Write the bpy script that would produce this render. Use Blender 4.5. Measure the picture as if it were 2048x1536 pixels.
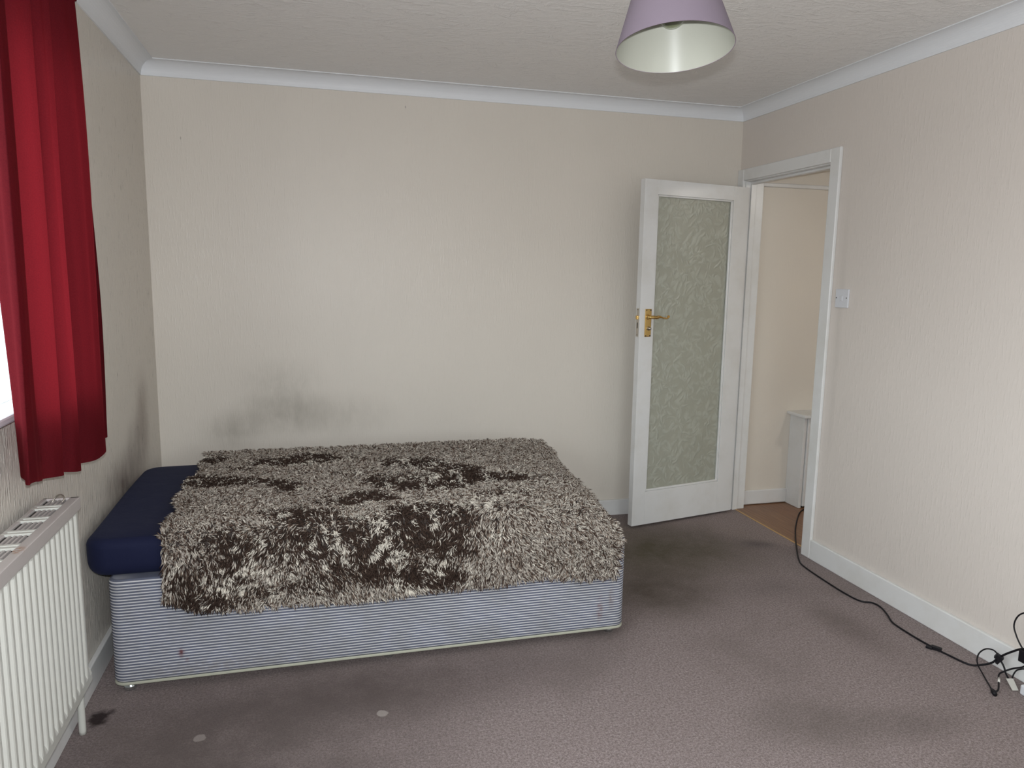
import bpy, bmesh, math, random
import numpy as np
from mathutils import Vector, Matrix
for o in list(bpy.data.objects): bpy.data.objects.remove(o, do_unlink=True)
random.seed(7); rng = np.random.default_rng(11)
S = bpy.context.scene; COL = S.collection

# ------------------------------------------------------------------ camera
CAM = Vector((0.7892, -4.0743, 1.4574))
CR = Vector((0.96598542, -0.2581416, 0.01533222))
CU = Vector((0.02316654, 0.14543791, 0.98909612))
CF = Vector((0.25755674, 0.95509724, -0.14647115))
cd = bpy.data.cameras.new('camera'); cam = bpy.data.objects.new('camera', cd); COL.objects.link(cam)
m = Matrix((CR, CU, -CF)).transposed().to_4x4(); m.translation = CAM; cam.matrix_world = m
cd.sensor_fit = 'HORIZONTAL'; cd.sensor_width = 36; cd.lens = 36*1469.1/2048; cd.clip_start = .02
S.camera = cam
# ------------------------------------------------------------------ light
S.view_settings.view_transform = 'Standard'; S.view_settings.look = 'None'
S.view_settings.exposure = -0.28; S.view_settings.gamma = 1; S.view_settings.use_curve_mapping = False
W_ = bpy.data.worlds.new('overcast_sky'); S.world = W_; W_.use_nodes = True
nt = W_.node_tree; bg = nt.nodes['Background']; bg.inputs[1].default_value = 10.2
tc = nt.nodes.new('ShaderNodeTexCoord'); sx = nt.nodes.new('ShaderNodeSeparateXYZ'); cr = nt.nodes.new('ShaderNodeValToRGB')   # bright cloud above, dimmer ground below the horizon
nt.links.new(tc.outputs['Generated'], sx.inputs[0]); nt.links.new(sx.outputs[2], cr.inputs[0]); nt.links.new(cr.outputs[0], bg.inputs[0])
cr.color_ramp.elements[0].position = 0.0; cr.color_ramp.elements[0].color = (.36, .36, .36, 1); cr.color_ramp.elements[1].position = .12; cr.color_ramp.elements[1].color = (.90, .95, 1, 1)
def light(name, kind, loc, energy, color=(1, 1, 1), **kw):
    l = bpy.data.lights.new(name, kind); l.energy = energy; l.color = color
    for k, v in kw.items(): setattr(l, k, v)
    o = bpy.data.objects.new(name, l); COL.objects.link(o); o.location = loc; return o
WY0, WY1, WZ0, WZ1 = -4.25, -1.54, 1.09, 2.14          # window opening in the left wall
po = light('window_daylight', 'AREA', (-.16, (WY0+WY1)/2, (WZ0+WZ1)/2), 1, shape='RECTANGLE', size=WZ1-WZ0, size_y=WY1-WY0)
po.rotation_euler = (0, -math.pi/2, 0); po.data.cycles.is_portal = True
FX0, FX1, FZ0, FZ1 = 1.05, 2.55, .90, 2.10               # added window, unseen behind the viewer, for even fill daylight
po2 = light('added_rear_daylight', 'AREA', ((FX0+FX1)/2, -5.25, (FZ0+FZ1)/2), 1, shape='RECTANGLE', size=FX1-FX0, size_y=FZ1-FZ0)
po2.rotation_euler = (math.pi/2, 0, 0); po2.data.cycles.is_portal = True
fl = light('camera_flash', 'SPOT', CAM + CU*.05, 205, (.93, .96, 1), shadow_soft_size=.012, spot_size=math.radians(150), spot_blend=.35)
fl.rotation_euler = m.to_euler()

# ------------------------------------------------------------------ node helpers
def mat(name, color=(.5, .5, .5), rough=.6, metal=0, spec=.5):
    M = bpy.data.materials.new(name); M.use_nodes = True
    b = M.node_tree.nodes['Principled BSDF']
    b.inputs['Base Color'].default_value = (*color, 1); b.inputs['Roughness'].default_value = rough
    b.inputs['Metallic'].default_value = metal; b.inputs['Specular IOR Level'].default_value = spec
    return M
class G:
    def __init__(s, M): s.t = M.node_tree; s.b = s.t.nodes['Principled BSDF']
    def n(s, ty, **kw):
        x = s.t.nodes.new(ty)
        for k, v in kw.items(): setattr(x, k, v)
        return x
    def put(s, sock, v):
        if isinstance(v, bpy.types.NodeSocket): s.t.links.new(v, sock)
        elif v is not None:
            try: sock.default_value = v
            except Exception: sock.default_value = (*v, 1)
    def pos(s): return s.n('ShaderNodeNewGeometry').outputs['Position']
    def obj(s): return s.n('ShaderNodeTexCoord').outputs['Object']
    def math(s, op, a, b=0, clamp=False):
        x = s.n('ShaderNodeMath', operation=op); x.use_clamp = clamp; s.put(x.inputs[0], a); s.put(x.inputs[1], b); return x.outputs[0]
    def vm(s, op, a, b):
        x = s.n('ShaderNodeVectorMath', operation=op); s.put(x.inputs[0], a); s.put(x.inputs[1], b); return x.outputs[1] if op in('LENGTH', 'DOT_PRODUCT') else x.outputs[0]
    def noise(s, v, scale, detail=2, rough=.5, dist=0):
        x = s.n('ShaderNodeTexNoise'); s.put(x.inputs['Vector'], v); x.inputs['Scale'].default_value = scale
        x.inputs['Detail'].default_value = detail; x.inputs['Roughness'].default_value = rough; x.inputs['Distortion'].default_value = dist; return x.outputs[0]
    def mr(s, v, a, b, c=0, d=1, smooth=False):
        x = s.n('ShaderNodeMapRange'); x.clamp = True
        if smooth: x.interpolation_type = 'SMOOTHSTEP'
        s.put(x.inputs[0], v)
        for i, q in zip((1, 2, 3, 4), (a, b, c, d)): x.inputs[i].default_value = q
        return x.outputs[0]
    def mix(s, f, a, b):
        x = s.n('ShaderNodeMix', data_type='RGBA'); s.put(x.inputs[0], f); s.put(x.inputs[6], a if isinstance(a, bpy.types.NodeSocket) else (*a, 1)); s.put(x.inputs[7], b if isinstance(b, bpy.types.NodeSocket) else (*b, 1)); return x.outputs[2]
    def bump(s, h, strength=.3, dist=.01, normal=None):
        x = s.n('ShaderNodeBump'); x.inputs['Strength'].default_value = strength; x.inputs['Distance'].default_value = dist
        s.put(x.inputs['Height'], h)
        if normal: s.put(x.inputs['Normal'], normal)
        return x.outputs[0]
    def blob(s, c, r, lo=.35, hi=1.0):
        v = s.vm('SUBTRACT', s.pos(), c); v = s.vm('DIVIDE', v, r); return s.mr(s.vm('LENGTH', v, (0, 0, 0)), hi, lo, 0, 1, True)
    def sep(s, v):
        x = s.n('ShaderNodeSeparateXYZ'); s.put(x.inputs[0], v); return x.outputs
    def comb(s, x, y, z):
        c = s.n('ShaderNodeCombineXYZ'); s.put(c.inputs[0], x); s.put(c.inputs[1], y); s.put(c.inputs[2], z); return c.outputs[0]

# ------------------------------------------------------------------ materials
def wallpaper(name, base, stains=(), strength=.5, rough=.42, relief=.0013):
    M = mat(name, base, rough); g = G(M)
    p = g.sep(g.pos()); h = g.math('ADD', p[0], p[1])
    v = g.comb(h, 0, g.math('MULTIPLY', p[2], .09))
    rib = g.noise(v, 190, 3, .6)                     # fine vertical ribs of the embossed paper
    v2 = g.comb(h, 0, g.math('MULTIPLY', p[2], .16)); lump = g.noise(v2, 95, 4, .6)
    ht = g.math('ADD', g.math('MULTIPLY', rib, .55), g.math('MULTIPLY', g.mr(lump, .52, .75), .9))
    g.put(g.b.inputs['Normal'], g.bump(ht, strength, relief))
    big = g.noise(g.pos(), 1.1, 3); c = g.mix(g.mr(big, .35, .7), base, tuple(x*.955 for x in base))
    for (cc, rr, col, amt, ns) in stains:
        st = g.blob(cc, rr, .0, 1.0)
        nn = g.noise(g.comb(g.math('MULTIPLY', h, 1.7), p[1], p[2]), ns, 5, .6)
        f = g.math('MULTIPLY', st, g.mr(nn, .28, .66, .35, 1)); f = g.math('MULTIPLY', f, amt); c = g.mix(f, c, col)
    g.put(g.b.inputs['Base Color'], c)
    g.put(g.b.inputs['Roughness'], g.mr(lump, .4, .7, rough+.08, rough-.08))
    return M
CREAM = (.675, .625, .555)
mould = (.155, .14, .105)
M_wall_back = wallpaper('wallpaper_back', CREAM, [((.62, 0, .70), (.36, .3, .17), mould, .50, 7), ((.36, 0, .62), (.22, .3, .15), mould, .42, 9), ((.92, 0, .68), (.40, .3, .18), mould, .25, 8),
    ((.60, 0, .86), (.30, .3, .20), (.2, .19, .15), .25, 14), ((.169, 0, 2.104), (.004, .1, .012), (.05, .04, .04), .9, 2), ((1.28, 0, 2.33), (.004, .1, .01), (.05, .04, .04), .9, 2)], .55)
M_wall_left = wallpaper('wallpaper_left', CREAM, [((0, -.48, .64), (.3, .30, .26), (.115, .075, .058), .95, 3), ((0, -.78, .58), (.3, .42, .17), (.13, .095, .08), .9, 8), ((0, -.36, .80), (.3, .20, .28), (.19, .13, .095), .6, 3), ((0, -1.15, .53), (.3, .30, .07), (.10, .09, .085), .6, 25)], 1.0, .33, .0055)
M_wall_right = wallpaper('wallpaper_right', (.66, .605, .555), [((3.3, -.97, 1.2), (.2, .035, .9), (.3, .28, .25), .22, 6)], .45)
M_wall_hall = wallpaper('wallpaper_hall', (.70, .65, .575), [], .25)
M_white = mat('white_gloss_paint', (.70, .70, .69), .30); g = G(M_white)
g.put(g.b.inputs['Normal'], g.bump(g.noise(g.pos(), 45, 3), .08, .002)); g.put(g.b.inputs['Base Color'], g.mix(g.mr(g.noise(g.pos(), 6, 5, .6), .45, .8), (.70, .70, .69), (.63, .62, .59)))
M_coving = mat('coving_paint', (.73, .745, .765), .5)
M_ceiling = mat('textured_ceiling', (.80, .78, .755), .5); g = G(M_ceiling)
pz = g.sep(g.pos()); vv = g.comb(g.math('MULTIPLY', pz[0], .55), g.math('MULTIPLY', pz[1], 1.0), 0)
hh = g.math('ADD', g.noise(vv, 42, 6, .68, .6), g.math('MULTIPLY', g.mr(g.noise(vv, 17, 5, .7, 1.2), .5, .7), .6))
g.put(g.b.inputs['Normal'], g.bump(hh, .75, .006)); g.put(g.b.inputs['Roughness'], .34)
M_carpet = mat('mauve_carpet', (.15, .125, .12), .95, 0, .15); g = G(M_carpet)
fine = g.noise(g.pos(), 420, 3, .7); med = g.noise(g.pos(), 45, 4, .7); big = g.noise(g.pos(), 2.3, 4, .6, .4)
c = g.mix(g.mr(fine, .34, .68), (.16, .125, .122), (.46, .385, .372))
grit = g.noise(g.pos(), 130, 4, .75); c = g.mix(g.mr(grit, .50, .60, 0, .6), c, (.13, .10, .095)); c = g.mix(g.mr(grit, .36, .46, .5, 0), c, (.52, .45, .43)); grit2 = g.noise(g.pos(), 60, 5, .8); c = g.mix(g.mr(grit2, .52, .72, 0, .3), c, (.13, .10, .095))
c = g.mix(g.mr(med, .5, .75, 0, .35), c, (.15, .118, .11)); c = g.mix(g.mr(big, .5, .75, 0, .45), c, (.18, .148, .135))
for (x, y, rx, ry, col, amt) in [(2.55, -.62, .85, .62, (.108, .094, .064), 1), (2.30, -1.1, .50, .42, (.095, .077, .060), .9), (3.15, -.66, .16, .10, (.09, .075, .08), .55),
        (2.95, -1.6, .16, .38, (.12, .095, .085), .5), (2.37, -2.15, .35, .20, (.12, .10, .088), .6), (2.7, -2.25, .3, .14, (.12, .1, .09), .5), (2.85, -1.2, .3, .2, (.12, .1, .095), .35),
        (.9, -1.62, 1.2, .34, (.115, .090, .084), .9), (.45, -2.0, 1.1, .75, (.12, .097, .091), 1), (1.9, -1.35, .25, .35, (.12, .095, .085), .6)]:  # worn dirt by the door; bedside and left patches paint in shade
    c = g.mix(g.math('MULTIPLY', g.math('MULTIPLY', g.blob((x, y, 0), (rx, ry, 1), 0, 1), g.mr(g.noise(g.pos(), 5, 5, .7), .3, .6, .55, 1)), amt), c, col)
wob = g.noise(g.pos(), 35, 3)
def floorspot(x, y, rx, ry, col, amt, c, edge=.75):
    v = g.vm('ADD', g.pos(), (-x, -y, 0)); v = g.vm('DIVIDE', v, (rx, ry, 1)); L = g.math('ADD', g.vm('LENGTH', v, (0, 0, 0)), g.math('MULTIPLY', g.math('SUBTRACT', wob, .5), .9))
    return g.mix(g.math('MULTIPLY', g.mr(L, 1.0, edge, 0, 1, True), amt), c, col)
c = floorspot(.075, -1.585, .042, .060, (.022, .014, .014), .92, c, .4)
c = floorspot(.105, -1.555, .022, .022, (.022, .014, .014), .7, c, .3)
c = floorspot(.10, -1.36, .02, .012, (.02, .014, .014), .7, c)
c = floorspot(.408, -1.772, .021, .020, (.34, .30, .28), .75, c, .8)
c = floorspot(.978, -1.775, .021, .020, (.40, .36, .33), .75, c, .8)
g.put(g.b.inputs['Base Color'], c)
g.put(g.b.inputs['Normal'], g.bump(g.math('ADD', fine, g.math('MULTIPLY', med, .8)), .8, .004))
M_wood = mat('laminate_floor', (.28, .13, .06), .4); g = G(M_wood)
p = g.sep(g.pos()); pl = g.math('MULTIPLY', g.math('ADD', p[0], .02), 7.2); idx = g.math('FLOOR', pl)
gv = g.comb(g.math('ADD', p[0], g.math('MULTIPLY', idx, 3.7)), g.math('MULTIPLY', p[1], .08), 0)
gr = g.noise(gv, 70, 4, .6, .3); c = g.mix(g.mr(gr, .3, .7), (.165, .078, .038), (.27, .145, .075))
c = g.mix(g.mr(g.noise(g.comb(idx, 0, 0), 3.1, 0), .4, .6, 0, .35), c, (.2, .085, .04))
seam = g.math('LESS_THAN', g.math('FRACT', pl), .02); c = g.mix(g.math('MULTIPLY', seam, .6), c, (.06, .03, .02)); g.put(g.b.inputs['Base Color'], c)
M_strip = mat('threshold_oak', (.50, .31, .12), .4)
M_brass = mat('polished_brass', (.78, .53, .20), .22, 1)
M_steel = mat('dull_steel', (.55, .52, .47), .35, 1)
M_chrome = mat('castor_chrome', (.6, .65, .65), .2, 1)
M_dark = mat('dark_gap', (.02, .02, .02), .7)
M_plastic = mat('white_plastic', (.62, .63, .66), .3)
M_black = mat('black_cable_rubber', (.009, .008, .010), .5, 0, .2)
M_paper = mat('tag_paper', (.62, .6, .55), .6)
M_rad = mat('radiator_enamel', (.72, .72, .66), .3)
g = G(M_rad); n_ = g.sep(g.n('ShaderNodeNewGeometry').outputs['Position'])
c = g.mix(g.math('MULTIPLY', g.blob((.11, -2.205, .81), (.03, .03, .03), .1, 1), g.mr(g.noise(g.pos(), 90, 3), .4, .6)), (.50, .50, .46), (.25, .10, .03)); g.put(g.b.inputs['Base Color'], c)
M_radtop = mat('radiator_top_enamel', (.58, .54, .515), .38)
g = G(M_radtop); c = g.mix(g.math('MULTIPLY', g.blob((.108, -2.20, .81), (.02, .035, .03), .1, 1), g.mr(g.noise(g.pos(), 90, 3), .4, .6)), (.43, .395, .38), (.28, .11, .03)); g.put(g.b.inputs['Base Color'], c)
M_gap_shade = mat('gap_shade_metal', (.05, .045, .042), .8)  # near-black colour paints in the shade below the grille
M_navy = mat('navy_sheet', (.0060, .0086, .034), .8, 0, .25); g = G(M_navy)
g.put(g.b.inputs['Normal'], g.bump(g.math('ADD', g.noise(g.pos(), 9, 3, .5, .5), g.math('MULTIPLY', g.noise(g.pos(), 600, 2), .05)), .25, .015))
g.b.inputs['Sheen Weight'].default_value = .04; g.b.inputs['Sheen Tint'].default_value = (.3, .35, .6, 1)
# divan ticking: blue grey cloth with pale horizontal lines
M_divan = mat('striped_ticking', (.2, .2, .3), .85, 0, .2); g = G(M_divan)
p = g.sep(g.pos()); zz = g.math('ADD', p[2], g.math('MULTIPLY', g.math('SUBTRACT', g.noise(g.pos(), 3, 2), .5), .004))
ph = g.math('FRACT', g.math('MULTIPLY', zz, 1/.0105)); tri = g.math('ABSOLUTE', g.math('SUBTRACT', ph, .5))
line = g.mr(tri, .25, .37, 0, 1, True)
dirty = g.mr(g.noise(g.pos(), 6, 5, .7), .35, .7)
blue = g.mix(dirty, (.118, .130, .182), (.105, .110, .130)); lite = g.mix(dirty, (.56, .56, .58), (.43, .425, .42))
c = g.mix(line, blue, lite)
for (x, z, rx, rz, col, amt) in [(.312, .135, .018, .026, (.10, .02, .02), .95), (.330, .106, .012, .014, (.12, .04, .04), .6), (1.875, .13, .020, .08, (.16, .08, .07), .7), (1.925, .17, .020, .07, (.15, .11, .10), .6), (.60, .28, .5, .2, (.2, .2, .2), .15), (1.16, .156, .03, .01, (.12, .1, .1), .3), (.45, .07, .5, .05, (.16, .14, .12), .35)]:
    c = g.mix(g.math('MULTIPLY', g.math('MULTIPLY', g.blob((x, -1.46, z), (rx, .4, rz), 0, 1), g.mr(g.noise(g.pos(), 60, 3), .3, .6)), amt), c, col)
g.put(g.b.inputs['Base Color'], c); g.put(g.b.inputs['Normal'], g.bump(tri, .6, .003))
M_piping = mat('cream_hem_tape', (.36, .36, .29), .8)
# curtain: thin velvet, light comes through it
M_curt = bpy.data.materials.new('red_velvet'); M_curt.use_nodes = True; t = M_curt.node_tree; b = t.nodes['Principled BSDF']
g = G(M_curt); nz = g.noise(g.pos(), 300, 2)
g.put(b.inputs['Base Color'], g.mix(g.mr(nz, .3, .7), (.050, .0055, .008), (.078, .0078, .0105))); b.inputs['Roughness'].default_value = .9; b.inputs['Specular IOR Level'].default_value = .0
b.inputs['Sheen Weight'].default_value = .05; b.inputs['Sheen Roughness'].default_value = .4; b.inputs['Sheen Tint'].default_value = (.8, .12, .14, 1)
tr = g.n('ShaderNodeBsdfTranslucent'); tr.inputs[0].default_value = (.64, .036, .055, 1); mx = g.n('ShaderNodeMixShader'); mx.inputs[0].default_value = .12
t.links.new(b.outputs[0], mx.inputs[1]); t.links.new(tr.outputs[0], mx.inputs[2]); t.links.new(mx.outputs[0], t.nodes['Material Output'].inputs[0])
# clear pane
M_glass = bpy.data.materials.new('window_glass'); M_glass.use_nodes = True; t = M_glass.node_tree; t.nodes.clear(); g = G.__new__(G); g.t = t
o_ = g.n('ShaderNodeOutputMaterial'); tp = g.n('ShaderNodeBsdfTransparent'); tp.inputs[0].default_value = (.93, .95, .94, 1); gl = g.n('ShaderNodeBsdfGlossy'); gl.inputs['Roughness'].default_value = .02
fr = g.n('ShaderNodeFresnel'); mx = g.n('ShaderNodeMixShader'); bf = g.n('ShaderNodeNewGeometry'); t.links.new(g.math('MULTIPLY', fr.outputs[0], g.math('SUBTRACT', 1.0, bf.outputs['Backfacing'])), mx.inputs[0]); t.links.new(tp.outputs[0], mx.inputs[1]); t.links.new(gl.outputs[0], mx.inputs[2]); t.links.new(mx.outputs[0], o_.inputs[0])
# obscured leaf-pattern door glass
M_obs = mat('obscured_leaf_glass', (.50, .55, .43), .34); g = G(M_obs)
p = g.sep(g.obj()); v = g.comb(p[0], 0, p[2])
dv = g.n('ShaderNodeTexNoise'); g.put(dv.inputs['Vector'], v); dv.inputs['Scale'].default_value = 9
vw = g.vm('ADD', v, g.vm('MULTIPLY', g.vm('SUBTRACT', dv.outputs[1], (.5, .5, .5)), (.10, 0, .10)))
def leaves(ang, sc, st):
    mp = g.n('ShaderNodeMapping'); g.put(mp.inputs[0], vw); mp.inputs['Rotation'].default_value = (0, ang, 0)
    v2 = g.vm('MULTIPLY', mp.outputs[0], (st, 1, 1)); vo = g.n('ShaderNodeTexVoronoi'); vo.feature = 'SMOOTH_F1'; g.put(vo.inputs['Vector'], v2); vo.inputs['Scale'].default_value = sc; vo.inputs['Smoothness'].default_value = .5
    return g.mr(vo.outputs[0], .12, .5, 1, 0, True)
lf = g.math('MAXIMUM', leaves(.6, 16, 2.1), g.math('MAXIMUM', leaves(-.5, 19, 2.3), g.math('MULTIPLY', leaves(1.5, 15, 2.4), .8)))
pat = g.math('ADD', lf, g.math('MULTIPLY', g.noise(v, 160, 3), .35))
g.put(g.b.inputs['Normal'], g.bump(pat, .4, .005)); g.put(g.b.inputs['Base Color'], g.mix(lf, (.475, .48, .40), (.555, .57, .49)))
g.b.inputs['Transmission Weight'].default_value = .30
M_shade = mat('mauve_satin', (.150, .122, .150), .75, 0, .2); g = G(M_shade)
g.put(g.b.inputs['Normal'], g.bump(g.noise(g.pos(), 700, 2), .12, .001))
M_lining = mat('cream_shade_lining', (.31, .31, .265), .33, 0, .3); G(M_lining).b.inputs['Anisotropic'].default_value = .0
M_bulb = M_glass.copy(); M_bulb.name = 'bulb_glass'
for n_ in M_bulb.node_tree.nodes:
    if n_.type == 'BSDF_TRANSPARENT': n_.inputs[0].default_value = (.72, .74, .66, 1)
M_rug = mat('shag_yarn', (.4, .4, .4), .8, 0, .1); g = G(M_rug); at = g.n('ShaderNodeAttribute'); at.attribute_name = 'yarn'; g.put(g.b.inputs['Base Color'], at.outputs[0])
M_rugback = mat('rug_backing', (.045, .033, .028), .9)  # darkened so the gaps in the pile look shaded

# ------------------------------------------------------------------ mesh helpers
def link(name, me, material, parent=None, smooth=False):
    o = bpy.data.objects.new(name, me); COL.objects.link(o)
    if material:
        for mm in (material if isinstance(material, (list, tuple)) else [material]): me.materials.append(mm)
    if smooth: me.polygons.foreach_set('use_smooth', [True]*len(me.polygons))
    if parent: o.parent = parent
    return o
class MB:
    def __init__(s): s.v = []; s.f = []
    def add(s, V, F): k = len(s.v); s.v += [tuple(x) for x in V]; s.f += [[i+k for i in f] for f in F]; return s
    def box(s, x0, x1, y0, y1, z0, z1):
        if x0 > x1: x0, x1 = x1, x0
        if y0 > y1: y0, y1 = y1, y0
        return s.add([(x0,y0,z0),(x1,y0,z0),(x1,y1,z0),(x0,y1,z0),(x0,y0,z1),(x1,y0,z1),(x1,y1,z1),(x0,y1,z1)], [(0,3,2,1),(4,5,6,7),(0,1,5,4),(1,2,6,5),(2,3,7,6),(3,0,4,7)])
    def tube(s, pts, r, n=10, cap=True):
        pts = [Vector(p) for p in pts]; V = []; F = []; prev = None
        for i, p in enumerate(pts):
            t = (pts[min(i+1, len(pts)-1)] - pts[max(i-1, 0)]).normalized()
            a = (prev - t*prev.dot(t)) if prev is not None else t.orthogonal()
            if a.length < 1e-6: a = t.orthogonal()
            a.normalize(); prev = a; b = t.cross(a); rr = r[i] if isinstance(r, (list, tuple)) else r
            V += [p + (a*math.cos(2*math.pi*k/n) + b*math.sin(2*math.pi*k/n))*rr for k in range(n)]
        for i in range(len(pts)-1):
            for k in range(n): F.append((i*n+k, i*n+(k+1)%n, (i+1)*n+(k+1)%n, (i+1)*n+k))
        if cap: F.append(tuple(range(n-1, -1, -1))); F.append(tuple(range((len(pts)-1)*n, len(pts)*n)))
        return s.add(V, F)
    def lathe(s, prof, n=48, org=(0, 0, 0), axis=(0, 0, 1)):
        ax = Vector(axis).normalized(); a = ax.orthogonal().normalized(); b = ax.cross(a); org = Vector(org); V = []; F = []
        for r, z in prof: V += [org + ax*z + (a*math.cos(2*math.pi*k/n) + b*math.sin(2*math.pi*k/n))*r for k in range(n)]
        for i in range(len(prof)-1):
            for k in range(n): F.append((i*n+k, i*n+(k+1)%n, (i+1)*n+(k+1)%n, (i+1)*n+k))
        return s.add(V, F)
    def xf(s, M): s.v = [tuple(M @ Vector(v)) for v in s.v]; return s
    def build(s, name, material, parent=None, smooth=False, bevel=0, seg=2, solid=0, ang=40):
        me = bpy.data.meshes.new(name); me.from_pydata(s.v, [], s.f)
        bm = bmesh.new(); bm.from_mesh(me)
        if smooth: bmesh.ops.remove_doubles(bm, verts=bm.verts, dist=1e-6)
        bmesh.ops.recalc_face_normals(bm, faces=bm.faces); bm.to_mesh(me); bm.free()
        o = link(name, me, material, parent, smooth)
        if solid: q = o.modifiers.new('s', 'SOLIDIFY'); q.thickness = solid; q.offset = 0
        if bevel: q = o.modifiers.new('b', 'BEVEL'); q.width = bevel; q.segments = seg; q.limit_method = 'ANGLE'; q.angle_limit = math.radians(35)
        return o
def box(name, d, material, parent=None, bevel=0, **k): return MB().box(*d).build(name, material, parent, bevel=bevel, **k)
def spline(P, n=8):
    P = [Vector(p) for p in P]; out = []
    for i in range(len(P)-1):
        a, b, c, d = P[max(i-1, 0)], P[i], P[i+1], P[min(i+2, len(P)-1)]
        for k in range(n):
            t = k/n; out.append(.5*((2*b) + (c-a)*t + (2*a-5*b+4*c-d)*t*t + (3*b-a-3*c+d)*t**3))
    return out + [P[-1]]
def thing(name, label, cat, loc=(0, 0, 0), group=None):
    o = bpy.data.objects.new(name, None); COL.objects.link(o); o.location = loc; o.empty_display_size = .05; o['label'] = label; o['category'] = cat
    if group: o['group'] = group
    return o
def tag(o, label, cat, group=None):
    o['label'] = label; o['category'] = cat
    if group: o['group'] = group
    return o
def struct(o, label, cat): o['kind'] = 'structure'; o['label'] = label; o['category'] = cat; return o
def local(o):   # parts are modelled in world space: keep them there under a moved parent
    for c in o.children:
        for v in c.data.vertices: v.co -= Vector(o.location)

# ------------------------------------------------------------------ room shell
W, H, D = 3.30, 2.455, -4.95; HC = 2.387; CV = .072
struct(box('floor', (0, W+.055, D, 0, -.05, 0), M_carpet), 'worn mauve brown carpet with dark and pale stains', 'carpet')
struct(box('ceiling', (-.30, W+.12, D-.25, .1, H, H+.1), M_ceiling), 'off white ceiling with swirled textured plaster', 'ceiling')
struct(box('wall_back', (-.30, W+.12, 0, .1, -.05, H), M_wall_back), 'cream embossed wallpaper wall with grey mould above the bed', 'wall')
struct(MB().box(-.30, FX0, D-.25, D, -.05, H).box(FX1, W+.12, D-.25, D, -.05, H).box(FX0, FX1, D-.25, D, -.05, FZ0-.03).box(FX0, FX1, D-.25, D, FZ1, H).build('wall_front', M_wall_right), 'cream papered wall behind the viewer', 'wall')
wl = MB().box(-.14, 0, D, WY0, 0, H).box(-.14, 0, WY1, 0, 0, H).box(-.14, 0, WY0, WY1, 0, WZ0-.03).box(-.14, 0, WY0, WY1, WZ1, H)
struct(wl.build('wall_left', M_wall_left), 'cream embossed window wall with mould stains in the corner', 'wall')
DY0, DY1, DZ = -.83, -.07, 2.03
wr = MB().box(W, W+.12, D, DY0-.03, 0, H).box(W, W+.12, DY1+.03, 0, 0, H).box(W, W+.12, DY0-.03, DY1+.03, DZ+.03, H)
struct(wr.build('wall_right', M_wall_right), 'pale pinkish cream wall holding the doorway', 'wall')
# coving with mitred ends
def coving(name, axis, label):
    prof = [(0, HC), (.006, HC), (.006, HC+.004)]
    for k in range(0, 11):
        a = math.pi/2*k/10; prof.append((.006 + (CV-.012)*(1-math.cos(a)), HC+.004 + (H-HC-.008)*math.sin(a)))
    prof += [(CV-.006, H-.004), (CV, H-.004), (CV, H)]
    V = []; n = len(prof)
    for e in (0, 1):
        for d, z in prof:
            if axis == 'back': V.append((d if e == 0 else W-d, -d, z))
            if axis == 'left': V.append((d, D+d if e == 0 else -d, z))
            if axis == 'right': V.append((W-d, D+d if e == 0 else -d, z))
            if axis == 'front': V.append((d if e == 0 else W-d, D+d, z))
    F = [(i, i+1, n+i+1, n+i) for i in range(n-1)]
    o = MB().add(V, F).build(name, M_coving)
    struct(o, label, 'coving')
coving('trim_1', 'back', 'pale curved coving along the top of the back wall')
coving('trim_2', 'left', 'pale curved coving above the window wall')
coving('trim_3', 'right', 'pale curved coving above the doorway wall')
coving('trim_4', 'front', 'pale curved coving behind the viewer')
def skirt(name, x0, x1, y0, y1, side, label, h=.098):
    o = box(name, (x0, x1, y0, y1, 0, h), M_white, bevel=.004); struct(o, label, 'skirting board')
skirt('baseboard_back', .0, W, -.018, 0, 0, 'white skirting board under the back wall')
skirt('baseboard_left', 0, .018, D, -.018, 0, 'white skirting board below the window wall')
skirt('baseboard_right', W-.018, W, D, -.906, 0, 'white gloss skirting board along the right wall', .105)
skirt('baseboard_front', .018, W-.018, D, D+.018, 0, 'white skirting board behind the viewer')
# door frame: lining, stops, architrave
fr_ = thing('door_frame', 'white painted door frame around the open doorway', 'door frame', (W, DY0, 0)); del fr_['category']
fr_.name = 'trim_5'; fr_['kind'] = 'structure'; fr_['category'] = 'door frame'
j = MB().box(W-.002, W+.122, DY0-.03, DY0, 0, DZ+.03).box(W-.002, W+.122, DY1, DY1+.03, 0, DZ+.03).box(W-.002, W+.122, DY0, DY1, DZ, DZ+.03)
j.build('lining', M_white, fr_, bevel=.002)
st = MB().box(W+.030, W+.064, DY0, DY0+.013, 0, DZ-.013).box(W+.030, W+.064, DY1-.013, DY1, 0, DZ-.013).box(W+.030, W+.064, DY0, DY1, DZ-.013, DZ)
st.build('door_stop', M_white, fr_, bevel=.002)
def arch(nm, x0, x1):
    a = MB()
    a.box(x0, x1, DY0-.076, DY0-.006, 0, DZ+.074).box(x0, x1, DY1+.006, -.001, 0, DZ+.074).box(x0, x1, DY0-.006, DY1+.006, DZ+.006, DZ+.074)
    return a.build(nm, M_white, fr_, bevel=.005, seg=3)
arch('architrave', W-.018, W)
local(fr_)
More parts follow.
